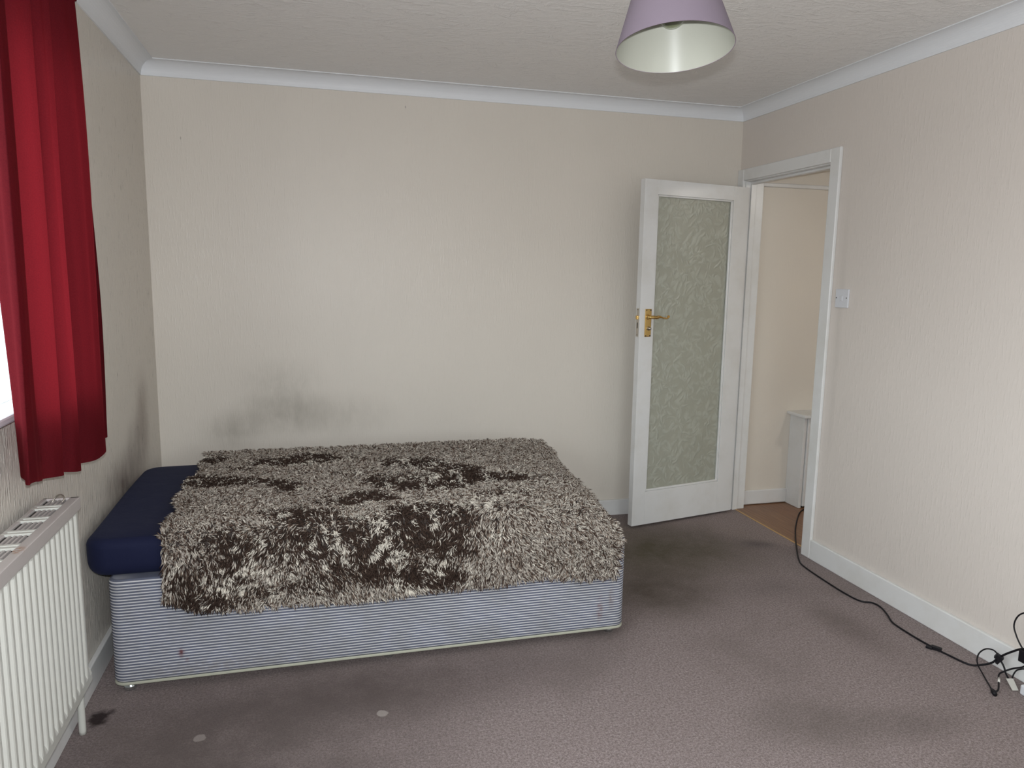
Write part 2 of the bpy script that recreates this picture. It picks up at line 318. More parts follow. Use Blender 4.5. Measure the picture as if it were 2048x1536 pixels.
# hall beyond the doorway
struct(box('floor_hall', (W+.055, 4.9, -2.6, 0, -.05, -.001), M_wood), 'brown wood laminate floor of the hallway', 'floor')
struct(box('trim_6', (W+.052, W+.060, DY0, DY1, -.001, .003), M_strip), 'thin pale wood edge strip between carpet and laminate', 'threshold strip')
struct(box('wall_hall_back', (W+.12, 4.9, 0, .1, -.05, 2.3), M_wall_hall), 'cream papered end wall of the hallway', 'wall')
struct(box('wall_hall_right', (4.9, 5.0, -2.6, .1, -.05, 2.3), M_wall_hall), 'cream side wall of the hallway', 'wall')
struct(box('wall_hall_front', (W+.12, 5.0, -2.7, -2.6, -.05, 2.3), M_wall_hall), 'cream near wall of the hallway', 'wall')
struct(box('ceiling_hall', (W+.12, 5.0, -2.7, .1, 2.13, 2.23), M_ceiling), 'low ceiling of the hallway', 'ceiling')
struct(box('baseboard_hall', (W+.12, 3.77, -.016, 0, .004, .096), M_white, bevel=.005), 'white skirting on the hallway wall', 'skirting board')
struct(box('trim_7', (W+.12, 4.9, -.022, 0, 2.016, 2.040), M_white, bevel=.005), 'narrow white rail high on the hallway wall', 'rail')
cb = thing('meter_cupboard', 'low white boxed cupboard in the hallway behind the door frame', 'cupboard', (3.77, -.145, 0))
box('side_panel', (3.77, 3.79, -.145, -.001, 0, .594), M_white, cb, bevel=.002)
box('cupboard_door', (3.796, 4.30, -.152, -.132, .012, .590), M_white, cb, bevel=.003)
box('plinth', (3.80, 4.30, -.125, -.01, 0, .05), M_dark, cb)  # black colour stands in for the shadow line under the cupboard
box('top_board', (3.742, 4.32, -.185, -.001, .596, .615), M_white, cb, bevel=.003)
local(cb)

# ------------------------------------------------------------------ window
wn = bpy.data.objects.new('window_1', None); COL.objects.link(wn); wn.location = (0, WY1, WZ0); struct(wn, 'white framed window filled with bright daylight', 'window')
f = MB(); X0, X1 = -.075, -.018
f.box(X0, X1, WY0, WY0+.055, WZ0, WZ1).box(X0, X1, WY1-.055, WY1, WZ0, WZ1).box(X0, X1, WY0+.055, WY1-.055, WZ0-.050, WZ0-.003).box(X0, X1, WY0+.055, WY1-.055, WZ1-.055, WZ1)
f.build('window_frame', M_plastic, wn, bevel=.004)
for yy in (WY0+(WY1-WY0)/3, WY0+2*(WY1-WY0)/3): box('mullion', (X0, X1, yy-.03, yy+.03, WZ0-.003, WZ1-.055), M_plastic, wn, bevel=.004)
for k in range(3):
    a = WY0+(WY1-WY0)*k/3+(.055 if k == 0 else .03); b_ = WY0+(WY1-WY0)*(k+1)/3-(.055 if k == 2 else .03)
    box('pane', (-.050, -.044, a, b_, WZ0-.003, WZ1-.055), M_glass, wn)
box('sill', (-.018, .045, WY0-.04, WY1+.04, WZ0-.022, WZ0), M_plastic, wn, bevel=.006)
rv = MB().box(-.15, -.075, WY0, WY1, WZ0-.03, WZ0-.005).box(-.15, -.075, WY1-.004, WY1, WZ0-.005, WZ1); rv.build('outer_sill', M_plastic, wn)
local(wn)

wf = bpy.data.objects.new('added_rear_window', None); COL.objects.link(wf); wf.location = (FX0, D, FZ0); struct(wf, 'added unseen white framed window behind the viewer, for fill daylight', 'window')
f = MB(); Y0, Y1 = D-.20, D-.14
f.box(FX0, FX0+.055, Y0, Y1, FZ0, FZ1).box(FX1-.055, FX1, Y0, Y1, FZ0, FZ1).box(FX0+.055, FX1-.055, Y0, Y1, FZ0, FZ0+.055).box(FX0+.055, FX1-.055, Y0, Y1, FZ1-.055, FZ1)
f.build('window_frame', M_plastic, wf, bevel=.004); xm = (FX0+FX1)/2
box('mullion', (xm-.03, xm+.03, Y0, Y1, FZ0+.055, FZ1-.055), M_plastic, wf, bevel=.004)
box('pane', (FX0+.055, xm-.03, Y0+.026, Y0+.032, FZ0+.055, FZ1-.055), M_glass, wf); box('pane', (xm+.03, FX1-.055, Y0+.026, Y0+.032, FZ0+.055, FZ1-.055), M_glass, wf)
box('sill', (FX0-.04, FX1+.04, Y1, D+.04, FZ0-.022, FZ0), M_plastic, wf, bevel=.006); local(wf)

# ------------------------------------------------------------------ curtain
def curtain(label):
    # plan of the hem (x out from wall, y along wall), from the corner side to the window side
    hem = [(.045, -1.262), (.072, -1.268), (.078, -1.29), (.062, -1.32), (.072, -1.345), (.104, -1.40), (.120, -1.47), (.128, -1.55), (.118, -1.61), (.088, -1.648), (.070, -1.668), (.082, -1.70), (.108, -1.728),
           (.122, -1.755), (.118, -1.79), (.094, -1.80), (.078, -1.788), (.080, -1.815), (.102, -1.845), (.112, -1.88), (.106, -1.92), (.094, -1.955), (.098, -2.005), (.112, -2.055), (.115, -2.10), (.102, -2.105), (.085, -2.055), (.066, -2.01), (.052, -1.965), (.048, -1.92)]
    P = spline([(a, b, 0) for a, b in hem], 5); n = len(P); rows = 60; V = []; UVs = []
    for j in range(rows+1):
        t = j/rows                                    # 0 hem .. 1 top
        for i, p in enumerate(P):
            q = i/(n-1); x, y = p.x, p.y
            edge = -.150*t**1.7                          # gathers towards the heading
            y2 = -2.09 + (y+2.09)*(1 + edge/.83*1.0)
            y2 -= .05*math.exp(-((t-.955)/.02)**2)*max(0, 1-q*4)
            flute = (math.sin(q*60)+.45*math.sin(q*120+.7))*.020*(.22+.78*t) + math.sin(q*31+1)*.008*t + math.sin(q*205)*.0065*max(0, 1-q*1.5)*min(1, t*3)
            x2 = .08 + (x-.08)*(1-.15*t) + flute
            x2 += .01*math.sin(q*23+t*3)*t*(1-t)*2
            y2 += .006*math.sin(t*5+q*17)*math.sin(t*math.pi)
            hz = .873 + .046*max(0, (q-.35)/.65) + (.018*max(0, (q-.93)/.07)) + .026*min(1, max(0, (q-.66)/.14)) + .003*math.sin(q*40) + .006*max(0,(q-.0))*0
            z = hz + (2.305-hz)*t
            V.append((max(x2, .022), y2, z))
    F = [(j*n+i, j*n+i+1, (j+1)*n+i+1, (j+1)*n+i) for j in range(rows) for i in range(n-1)]
    o = MB().add(V, F).build('fabric', M_curt, None, smooth=True)
    return o
ct = thing('curtain', 'dark red velvet curtain hanging over the window edge', 'curtain', (.08, -1.7, .87))
fab = curtain(''); fab.parent = ct
# gathered heading and hooks hang from the rail
hd = []; n = 120
for j in range(5):
    for i in range(n+1):
        q = i/n; hd.append((.075+.018*math.sin(q*95)*(1-.3*(j == 2))+.006*j*(.5), -1.34-q*.77+(.02 if j > 2 else 0)*(1-q), 2.285+.016*j))
MB().add(hd, [(j*(n+1)+i, j*(n+1)+i+1, (j+1)*(n+1)+i+1, (j+1)*(n+1)+i) for j in range(4) for i in range(n)]).build('heading', M_curt, ct, smooth=True)
local(ct)
rl = thing('curtain_rail', 'white curtain rail fixed above the window', 'curtain rail', (.05, -2.7, 2.35))
box('track', (.035, .05, -4.15, -1.25, 2.350, 2.372), M_plastic, rl, bevel=.002)
for yy in (-1.4, -2.1, -2.8, -3.5, -4.0): box('bracket', (-.0, .036, yy-.012, yy+.012, 2.352, 2.368), M_plastic, rl)
local(rl)

# ------------------------------------------------------------------ radiator
RY1, RY0, RX, RZ0, RZ1 = -1.772, -3.35, .12, .232, .80
rd = thing('radiator', 'white ribbed double panel radiator with grille top under the window', 'radiator', (.08, RY1, RZ0))
def panel(xf, sgn, nm):
    V = []; prof = []
    y = RY1; pitch = .0375
    ys = [(RY1, 0), (RY1-.010, 0)]
    k = 0
    while RY1-.012-(k+1)*pitch > RY0+.01:
        b0 = RY1-.012-k*pitch; ys += [(b0-.004, 0), (b0-.010, .006), (b0-.014, .0075), (b0-.024, .0075), (b0-.028, .006), (b0-.034, 0)]; k += 1
    ys += [(RY0, 0)]
    zs = [(RZ0, 0, 0), (RZ0+.006, .004, 0), (RZ0+.028, .004, 0), (RZ0+.050, .004, 1), (RZ1-.040, .004, 1), (RZ1-.030, .004, 0), (RZ1-.006, .004, 0), (RZ1, 0, 0)]
    for z, o1, r_ in zs:
        for (yy, dd) in ys: V.append((xf + sgn*(-.010 + o1 + .006 + (dd-.0075 if r_ else 0)*1.0), yy, z))
    n = len(ys); F = [(j*n+i, j*n+i+1, (j+1)*n+i+1, (j+1)*n+i) for j in range(len(zs)-1) for i in range(n-1)]
    return MB().add(V, F).build(nm, M_rad, rd, smooth=False, solid=.0)
fp = panel(RX, 1, 'front_panel')
box('panel_core', (RX-.014, RX-.009, RY0, RY1, RZ0+.002, RZ1-.002), M_gap_shade, rd)
box('rear_panel', (.034, .042, RY0, RY1, RZ0, RZ1), M_gap_shade, rd, bevel=.002)
# convector fins between the panels
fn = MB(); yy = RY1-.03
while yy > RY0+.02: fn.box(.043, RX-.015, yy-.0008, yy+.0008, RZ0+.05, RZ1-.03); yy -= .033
fn.build('convector_fin', M_gap_shade, rd)
# grille top: rails, cross bars in pairs, thin slats between them
tg = MB(); tg.box(RX-.022, RX+.002, RY0, RY1, RZ1-.002, RZ1+.006).box(.028, .040, RY0, RY1, RZ1-.002, RZ1+.006).box(.028, RX+.002, RY1-.010, RY1, RZ1-.002, RZ1+.006)
tg.box(RX-.001, RX+.003, RY0, RY1, RZ1-.030, RZ1+.006)
tg.build('grille_frame', M_radtop, rd, bevel=.002)
yb = RY1-.072; sl = MB()
prev = RY1-.010
while yb > RY0:
    cbm = MB().box(.030, RX-.020, yb-.030, yb-.018, RZ1-.001, RZ1+.0065).box(.030, RX-.020, yb-.010, yb+.002, RZ1-.001, RZ1+.0065).box(.030, RX-.020, yb-.018, yb-.010, RZ1-.004, RZ1+.002)
    for k in range(1, 5):
        xs = .040 + (RX-.022-.040)*k/5; sl.box(xs-.0025, xs+.0025, yb, prev, RZ1-.004, RZ1+.003)
    cbm.build('grille_bar', M_rad, rd, bevel=.0015)
    prev = yb-.030; yb -= .103
sl.build('grille_slat', M_radtop, rd)
box('end_cover', (.030, RX-.012, RY1-.003, RY1, RZ0+.02, RZ1), M_radtop, rd)
MB().tube(spline([(.05, -1.662, .0), (.05, -1.662, .12), (.05, -1.662, .24), (.05, -1.680, .262), (.05, -1.72, .268), (.05, -1.775, .268)], 6), .0105, 14).build('pipe', M_rad, rd, smooth=True)
ck = MB().tube(spline([(.055, -1.80, .795), (.068, -1.795, .815), (.082, -1.80, .822), (.094, -1.81, .815), (.090, -1.82, .805)], 6), .0022, 8).build('wire_clip', M_steel, rd, smooth=True)
local(rd)

# ------------------------------------------------------------------ divan bed
BX0, BX1, BY0, BY1, BZ0, BZ1 = .090, 1.988, -1.462, -.46, .040, .418
bed = thing('divan_bed', 'single divan bed base in blue and white striped ticking on castors', 'bed', (1.04, -.95, 0))
def rbox(x0, x1, y0, y1, z0, z1, rc=.04, rt=.012, n=8):
    V = []; prof = [(rt, z0), (rt*.3, z0+rt*.3), (0, z0+rt)] + [(0, z0+rt+(z1-z0-2*rt)*k/6) for k in range(1, 6)] + [(0, z1-rt), (rt*.3, z1-rt*.3), (rt, z1)]
    for ins, z in prof:
        ring = []
        for (cx, cy, a0) in ((x1-rc, y1-rc, 0), (x0+rc, y1-rc, 90), (x0+rc, y0+rc, 180), (x1-rc, y0+rc, 270)):
            for k in range(n+1):
                a = math.radians(a0+90*k/n); ring.append((cx+(rc-ins)*math.cos(a), cy+(rc-ins)*math.sin(a), z))
        V += ring
    m_ = 4*(n+1); F = [(j*m_+i, j*m_+(i+1) % m_, (j+1)*m_+(i+1) % m_, (j+1)*m_+i) for j in range(len(prof)-1) for i in range(m_)]
    F.append(tuple(range(m_-1, -1, -1))); F.append(tuple(range((len(prof)-1)*m_, len(prof)*m_)))
    return MB().add(V, F)
rbox(BX0, BX1, BY0, BY1, BZ0+.003, BZ1, .042, .012).build('base', M_divan, bed, smooth=True).modifiers.new('w', 'WEIGHTED_NORMAL')
rbox(BX0-.001, BX1+.001, BY0-.001, BY1+.001, BZ0-.004, BZ0+.006, .042, .003).build('hem_tape', M_piping, bed, smooth=True)
def castor(x, y):
    c_ = MB(); c_.lathe([(0, .0), (.016, .0), (.021, .006), (.021, .018), (.012, .027), (.010, .036), (0, .036)], 24, (x, y, 0)); return c_.build('castor', M_chrome, bed, smooth=True)
for (x, y) in ((.135, -1.418), (1.035, -1.400), (1.94, -1.405), (.135, -.52), (1.035, -.52), (1.94, -.52)): castor(x, y)
local(bed)
# mattress under a fitted sheet
MX0, MX1, MY0, MY1, MZ0, MZ1 = .012, 1.875, -1.440, -.425, .405, .556
mt = thing('mattress', 'mattress in a plain navy blue fitted sheet', 'mattress', (1.0, -.95, BZ1))
def sheet(x0, x1, y0, y1, z0, z1, off=0):
    V = []; n = 14; rows = []
    for k in range(9):
        a = math.pi/2*k/8; rows.append((.062*(1-math.sin(a)) if k < 9 else 0, z0+.055*(1-math.cos(a))*1.0 if False else z0+.060*(1-math.cos(a))))
    rows = [(.034*(1-math.sin(math.pi/2*k/8)), z0+.050*(1-math.cos(math.pi/2*k/8))) for k in range(9)]
    rows += [(0, z0+.075), (.001, z1-.036)]
    rows += [(.034*(1-math.cos(math.pi/2*k/8))+.001, z1-.034+.034*math.sin(math.pi/2*k/8)) for k in range(1, 9)]
    rc = .085; m_ = 0
    for ins, z in rows:
        ring = []
        for (cx, cy, a0) in ((x1-rc, y1-rc, 0), (x0+rc, y1-rc, 90), (x0+rc, y0+rc, 180), (x1-rc, y0+rc, 270)):
            for k in range(n+1):
                a = math.radians(a0+90*k/n); ring.append((cx+(rc-ins+off)*math.cos(a), cy+(rc-ins+off)*math.sin(a), z))
        # subdivide straight runs
        full = []
        for i, p0 in enumerate(ring):
            p1 = ring[(i+1) % len(ring)]; full.append(p0)
            L = math.dist(p0, p1)
            if L > .2:
                kk = 16
                for s_ in range(1, kk):
                    t = s_/kk; full.append(tuple(p0[c]+(p1[c]-p0[c])*t for c in range(3)))
        m_ = len(full); V += full
    def wob(p):
        x, y, z = p; dz = .004*math.sin(x*5+1)*math.sin(y*6) if z > z1-.03 else 0
        return (x, y+.0035*math.sin(x*11+z*30), z+dz)
    V = [wob(p) for p in V]
    F = [(j*m_+i, j*m_+(i+1) % m_, (j+1)*m_+(i+1) % m_, (j+1)*m_+i) for j in range(len(rows)-1) for i in range(m_)]
    # inner rings for the top
    base = (len(rows)-1)*m_; cx, cy = (x0+x1)/2, (y0+y1)/2; last = base
    for s_ in (.93, .8, .6, .4, .2):
        st_ = len(V)
        for i in range(m_):
            p = V[base+i]; V.append((cx+(p[0]-cx)*s_, cy+(p[1]-cy)*s_, z1+.006*(1-s_)))
        F += [(last+i, last+(i+1) % m_, st_+(i+1) % m_, st_+i) for i in range(m_)]; last = st_
    F.append(tuple(range(last, last+m_))); F.append(tuple(range(m_-1, -1, -1)))
    return MB().add(V, F)
sheet(MX0, MX1, MY0, MY1, BZ1+.0005, MZ1).build('fitted_sheet', M_navy, mt, smooth=True)
local(mt)

# ------------------------------------------------------------------ shaggy rug draped over the bed
RX0, RX1, RYB = .268, 1.955, -.415
HL = [(.0, .345), (.04, .325), (.09, .300), (.22, .285), (.37, .283), (.62, .278), (.90, .284), (1.15, .288), (1.35, .297), (1.53, .270), (1.69, .268)]   # hem height by distance from the left edge
def hemz(x): return float(np.interp(x-RX0, [a for a, b in HL], [b for a, b in HL]))
def vnoise(P, s, seed=0):
    r_ = np.random.default_rng(seed); T = r_.random((64, 64, 64)).astype(np.float32); Q = P*s; I = np.floor(Q).astype(int); Fq = Q-I; Fq = Fq*Fq*(3-2*Fq); o = 0
    for dx in (0, 1):
        for dy in (0, 1):
            for dz in (0, 1):
                w = (Fq[..., 0] if dx else 1-Fq[..., 0])*(Fq[..., 1] if dy else 1-Fq[..., 1])*(Fq[..., 2] if dz else 1-Fq[..., 2]); o = o+w*T[(I[..., 0]+dx) % 64, (I[..., 1]+dy) % 64, (I[..., 2]+dz) % 64]
    return o
ARC = .050; YF = -1.446; ZT = .572
def drape(s, t):
    """s: 0..1 left to right, t: metres from the back edge"""
    x = RX0+(RX1-RX0)*s; flat = (-YF-ARC)-(-RYB)
    L2 = ARC*math.pi/2
    top = t <= flat; arc = (t > flat) & (t <= flat+L2)
    a = np.clip((t-flat)/ARC, 0, math.pi/2)
    d = np.clip(t-flat-L2, 0, None)
    y = np.where(top, RYB-t, np.where(arc, RYB-flat-ARC*np.sin(a), YF-.022*np.clip(d/.06, 0, 1)))
    z = np.where(top, ZT, np.where(arc, ZT-ARC*(1-np.cos(a)), ZT-ARC-d))
    k = np.clip((t-.0)/flat, 0, 1)
    # sag past the end of the mattress, more towards the front corner
    e = np.clip((x-(1.80-.02*k))/(RX1-1.80), 0, 1); w_ = np.where(top, 1, np.clip(1-d/.10, 0, 1)*.9)
    z = z-(.012+.105*k)*(e**1.7)*w_
    x = x-.012*e*e
    # creases running from the middle towards the far right
    for (x0, y0, x1, y1, h, w) in ((.95, -1.02, 1.62, -.66, .030, .050), (.98, -1.25, 1.70, -.93, .036, .055), (1.20, -1.335, 1.72, -1.16, .022, .045), (1.05, -.80, 1.55, -.52, .020, .05)):
        dx, dy = x1-x0, y1-y0; LL = math.hypot(dx, dy); u = ((x-x0)*dx+(y-y0)*dy)/LL/LL; v = ((x-x0)*(-dy)+(y-y0)*dx)/LL
        z = z+h*np.exp(-(v/w)**2)*np.clip(1-np.abs(u-.5)*1.7, 0, 1)**.6*np.where(top, 1, .0)
    z = z+.010*(np.sin(x*7+y*5)*np.sin(y*6-x*2)+.3)*np.where(top, 1, 0)*np.clip(t/.1, 0, 1)*np.clip((flat-t)/.15, 0, 1)
    z = z+.014*np.exp(-((t)/.05)**2)*np.clip(1-abs(s-.05)*0, 0, 1)
    y = y-np.where(top, 0, .006*np.sin(x*12+z*9)+.004)
    return x, y, z
def tmax(x): return (-YF-ARC+RYB)+ARC*math.pi/2+(ZT-ARC-hemz(x))
NS, NT = 150, 110
ss = np.linspace(0, 1, NS); V = np.zeros((NS, NT, 3))
TM = np.array([tmax(RX0+(RX1-RX0)*a) for a in ss])
Tg = TM[:, None]*np.linspace(0, 1, NT)[None]; Sg = ss[:, None]+0*Tg
# irregular outline: the left edge wanders
wan = .012*np.sin(Tg*9)+.010*np.sin(Tg*23+1); hang = np.clip((Tg-1.03)/.30, 0, 1); Sg2 = Sg+(1-Sg)*(wan+.050*hang**2)/1.7+Sg*(.008*np.sin(Tg*13))/1.7
x, y, z = drape(Sg2, Tg); V = np.stack([x, y, z], -1)
rug = thing('shaggy_rug', 'brown and beige long pile shaggy rug thrown over the bed', 'rug', (1.1, -.95, ZT))
VV = V.reshape(-1, 3); F = [(i*NT+j, (i+1)*NT+j, (i+1)*NT+j+1, i*NT+j+1) for i in range(NS-1) for j in range(NT-1)]
bk = MB(); bk.v = [tuple(q) for q in VV]; bk.f = F; bko = bk.build('backing', M_rugback, rug, smooth=True); so = bko.modifiers.new('s', 'SOLIDIFY'); so.thickness = .008; so.offset = 0
# pile
N = 140000
r1, r2 = rng.random(N), rng.random(N)
gi = r1*(NS-1); gj = r2*(NT-1); i0 = np.minimum(gi.astype(int), NS-2); j0 = np.minimum(gj.astype(int), NT-2); fi = (gi-i0)[:, None]; fj = (gj-j0)[:, None]
P00, P10, P01, P11 = V[i0, j0], V[i0+1, j0], V[i0, j0+1], V[i0+1, j0+1]
root = P00*(1-fi)*(1-fj)+P10*fi*(1-fj)+P01*(1-fi)*fj+P11*fi*fj
nrm = np.cross(P01-P00, P10-P00); nrm /= np.linalg.norm(nrm, axis=1)[:, None]+1e-9; nrm *= np.where((nrm[:, 2]-nrm[:, 1]*.6) < 0, -1, 1)[:, None]
tv = (P01-P00); tv /= np.linalg.norm(tv, axis=1)[:, None]; su = (P10-P00); su /= np.linalg.norm(su, axis=1)[:, None]
onfront = np.clip((ZT-ARC*.4-root[:, 2])/.06, 0, 1)*(root[:, 1] < -1.36)
# clumped lean
c1 = vnoise(root, 62, 1)-.5; c2 = vnoise(root, 62, 2)-.5; b1 = vnoise(root, 7, 3)-.5; b2 = vnoise(root, 7, 4)-.5
lean = su*(c1*2.6+b1*1.8+(rng.random(N)-.5)*1.1)[:, None]+tv*(c2*2.2+b2*1.4+.30+onfront*.55+(rng.random(N)-.5)*1.1)[:, None]
# outline strands splay outwards
eL = np.clip(1-r1*(NS-1)/3, 0, 1); eR = np.clip(1-(1-r1)*(NS-1)/3, 0, 1); eT = np.clip(1-(1-r2)*(NT-1)/3, 0, 1); eB = np.clip(1-r2*(NT-1)/3, 0, 1)
lean += su*(eR*.6-eL*.6)[:, None]+tv*(eT*.5-eB*.4)[:, None]
L = .026+.012*rng.random(N)
d1 = nrm*1.0+lean*.25; d1 /= np.linalg.norm(d1, axis=1)[:, None]
d2 = nrm*.62+lean*.85+np.array([0, 0, -.10]); d2 /= np.linalg.norm(d2, axis=1)[:, None]
d3 = nrm*.22+lean*1.1+np.array([0, 0, -.28]); d3 /= np.linalg.norm(d3, axis=1)[:, None]
p0 = root; p1 = p0+d1*(L*.38)[:, None]; p2 = p1+d2*(L*.34)[:, None]; p3 = p2+d3*(L*.30)[:, None]
wdir = rng.normal(size=(N, 3)); wdir -= d2*(wdir*d2).sum(1)[:, None]; wdir /= np.linalg.norm(wdir, axis=1)[:, None]; w2 = np.cross(d2, wdir)
wid = (.00135+.0008*rng.random(N))[:, None]
def tri(p, k): return [p+wdir*wid*k, p+(-.5*wdir+.866*w2)*wid*k, p+(-.5*wdir-.866*w2)*wid*k]
vs = np.stack(tri(p0, .9)+tri(p1, 1.15)+tri(p2, 1.0)+[p3], 1)       # N x 10 x 3
fq = []
for r_ in (0, 1):
    for k in range(3): a = r_*3+k; b = r_*3+(k+1) % 3; fq += [[a, b, b+3], [a, b+3, a+3]]
for k in range(3): fq.append([6+k, 6+(k+1) % 3, 9])
fq = np.array(fq); faces = (fq[None]+10*np.arange(N)[:, None, None]).reshape(-1, 3)
# colour of each strand
def P2R(px, py, rx, ry):     # patch given where it is seen on the rug -> world centre / size
    v = np.array(CF)+(px-1024)/1469.1*np.array(CR)-(py-768)/1469.1*np.array(CU); C0 = np.array(CAM)
    t = (.59-C0[2])/v[2]; q = C0+v*t
    if q[1] < -1.44: t = (-1.475-C0[1])/v[1]; q = C0+v*t
    return q
k_ = 0
dark = np.zeros(N)
PX = np.array(CR); 
rel = p2-np.array(CAM); zc = rel@np.array(CF)
patches = [(622,916,62,11,1),(545,922,50,9,.8),(424,917,34,9,.9),(408,962,48,12,1),(458,961,60,9,.9),(515,962,40,8,.8),(572,970,36,14,.8),(480,935,40,6,.5),(690,945,50,6,.4),(560,1028,50,10,.6),(610,1030,90,14,.75),(387,1084,40,12,.65),(345,1112,20,14,.5),
 (817,962,85,17,.95),(905,938,62,12,.95),(832,921,75,9,.9),(716,915,25,8,.5),(964,952,100,11,.95),(890,968,60,12,.85),(744,990,55,10,.8),(660,1000,40,10,.7),(705,1000,50,10,.8),(861,1024,95,22,.95),(788,1060,130,38,1),(890,1068,60,40,.8),(850,1135,100,34,.8),(730,1110,110,45,.8),
 (600,1080,120,45,.72),(480,1090,110,45,.62),(420,1140,100,50,.7),(400,1190,70,28,.85),(960,1045,60,60,.38),(985,1010,60,25,.35),(520,1150,110,40,.55),(650,1140,80,35,.6),(940,1060,50,35,.45),(1010,1095,80,22,.22),(1037,1115,50,12,.28),(1213,1095,30,22,.35),(1022,983,70,16,.30),(1180,1010,40,25,.22),(950,1130,60,20,.3),(1060,1030,50,20,.2),(1170,950,30,10,.2),(1070,950,95,4,.7),(1010,984,60,4,.6),(1120,962,60,3,.4),(760,945,40,10,.4)]  # the thin flat patches paint crease shade into the pile colour
T5 = drape  # patches live in rug space: build a lookup from rug grid to pattern once
gx = V.reshape(-1, 3); relg = gx-np.array(CAM); zg = relg@np.array(CF); gu = 1024+1469.1*(relg@PX)/zg; gv_ = 768-1469.1*(relg@np.array(CU))/zg-10
pat = np.zeros(len(gx))
for (cx, cy, rx, ry, a) in patches:
    d = ((gu-cx)/rx)**2+((gv_-cy)/ry)**2; pat = np.maximum(pat, a*np.clip(1.25-d*.7, 0, 1))
pat = pat.reshape(NS, NT)
pd = pat[i0, j0]*(1-fi[:, 0])*(1-fj[:, 0])+pat[i0+1, j0]*fi[:, 0]*(1-fj[:, 0])+pat[i0, j0+1]*(1-fi[:, 0])*fj[:, 0]+pat[i0+1, j0+1]*fi[:, 0]*fj[:, 0]
nclump = vnoise(root, 66, 5)*.6+vnoise(root, 30, 8)*.4; nmid = vnoise(root, 12, 6)
pd = pd+(nmid-.5)*.35*np.clip(pd*3, 0, 1)
isdark = rng.random(N)*.5+nclump*.5 < np.clip(pd*.80, 0, .66)
fleck = (nclump > .64) & (pd > .3) & (rng.random(N) < .7)
lightc = np.array([.43, .385, .335]); midc = np.array([.22, .17, .135]); darkc = np.array([.048, .031, .024]); brightc = np.array([.66, .61, .53])
mixm = rng.random(N)
col = np.where((mixm < .24)[:, None], midc, lightc)
col = np.where((mixm > .88)[:, None], brightc, col)
col = np.where((rng.random(N) < .23)[:, None], darkc*1.6, col)  # scattered dark strands stand in for shaded gaps between tufts
col = np.where(isdark[:, None], darkc, col); col = np.where(fleck[:, None], brightc, col)
col = col*(.80+.4*rng.random(N))[:, None]
me = bpy.data.meshes.new('pile'); me.vertices.add(N*10); me.vertices.foreach_set('co', (vs-np.array(rug.location)).reshape(-1)); nf = len(faces)
me.loops.add(nf*3); me.loops.foreach_set('vertex_index', faces.reshape(-1).astype(np.int32)); me.polygons.add(nf)
me.polygons.foreach_set('loop_start', np.arange(0, nf*3, 3, dtype=np.int32)); me.polygons.foreach_set('loop_total', np.full(nf, 3, dtype=np.int32)); me.update(calc_edges=True)
ca = me.color_attributes.new('yarn', 'FLOAT_COLOR', 'POINT'); cc = np.ones((N, 10, 4)); cc[:, :, :3] = col[:, None, :]; ca.data.foreach_set('color', cc.reshape(-1))
po_ = link('pile', me, M_rug, rug, smooth=True); po_['kind'] = 'stuff'
for v in bko.data.vertices: v.co -= Vector(rug.location)

# ------------------------------------------------------------------ the glazed door, open into the room
da = .2022; hinge = Vector((3.290, -.080, 0))
dr = Vector((-math.cos(da), -math.sin(da), 0)); dn = Vector((math.sin(da), -math.cos(da), 0))   # along the leaf, towards the viewer
door = bpy.data.objects.new('door_1', None); COL.objects.link(door); struct(door, 'white door with obscured leaf patterned glass, standing open against the back wall', 'door')
door.matrix_world = Matrix(((dr.x, dn.x, 0, hinge.x), (dr.y, dn.y, 0, hinge.y), (0, 0, 1, 0), (0, 0, 0, 1)))
TH = .040; Z0, Z1 = .014, 1.992; G0, G1, GZ0, GZ1 = .122, .672, .214, 1.911
lf_ = MB().box(.002, G0, 0, TH, Z0, Z1).box(G1, .762, 0, TH, Z0, Z1).box(G0, G1, 0, TH, Z0, GZ0).box(G0, G1, 0, TH, GZ1, Z1)
lf_.build('leaf_frame', M_white, door, bevel=.0015)
bd = MB()
for (a, b_, c_, d_) in ((G0, G0+.012, GZ0, GZ1), (G1-.010, G1, GZ0, GZ1), (G0, G1, GZ0, GZ0+.012), (G0, G1, GZ1-.010, GZ1)): bd.box(a, b_, TH-.016, TH-.003, c_, d_)
bd.build('glazing_bead', M_white, door, bevel=.004, seg=3)
box('glass_pane', (G0+.002, G1-.002, .017, .022, GZ0+.002, GZ1-.002), M_obs, door)
# brass lever handle on a back plate
hp = box('handle_plate', (.686, .729, TH, TH+.006, 1.124, 1.282), M_brass, door, bevel=.003)
for (xx, zz_) in ((.693, 1.131), (.722, 1.131), (.693, 1.275), (.722, 1.275)): MB().lathe([(0, .0015), (.0035, .001), (.0038, 0)], 12, (xx, TH+.006, zz_), (0, 1, 0)).build('screw', M_dark, hp, smooth=True)
ly = TH+.006
lv = MB().lathe([(.0, .030), (.009, .030), (.010, .022), (.010, .008), (.0135, .004), (.0135, 0)], 20, (.712, ly, 1.236), (0, 1, 0))
lv.tube(spline([(.718, ly+.026, 1.236), (.700, ly+.030, 1.237), (.675, ly+.030, 1.235), (.655, ly+.030, 1.238), (.635, ly+.031, 1.234), (.612, ly+.031, 1.229), (.596, ly+.032, 1.232), (.588, ly+.032, 1.239), (.594, ly+.032, 1.243), (.600, ly+.032, 1.239)], 6), [(.0095 if i < 15 else max(.0045, .0095-.0005*(i-15))) for i in range(55)], 12)
lv.build('lever', M_brass, door, smooth=True)
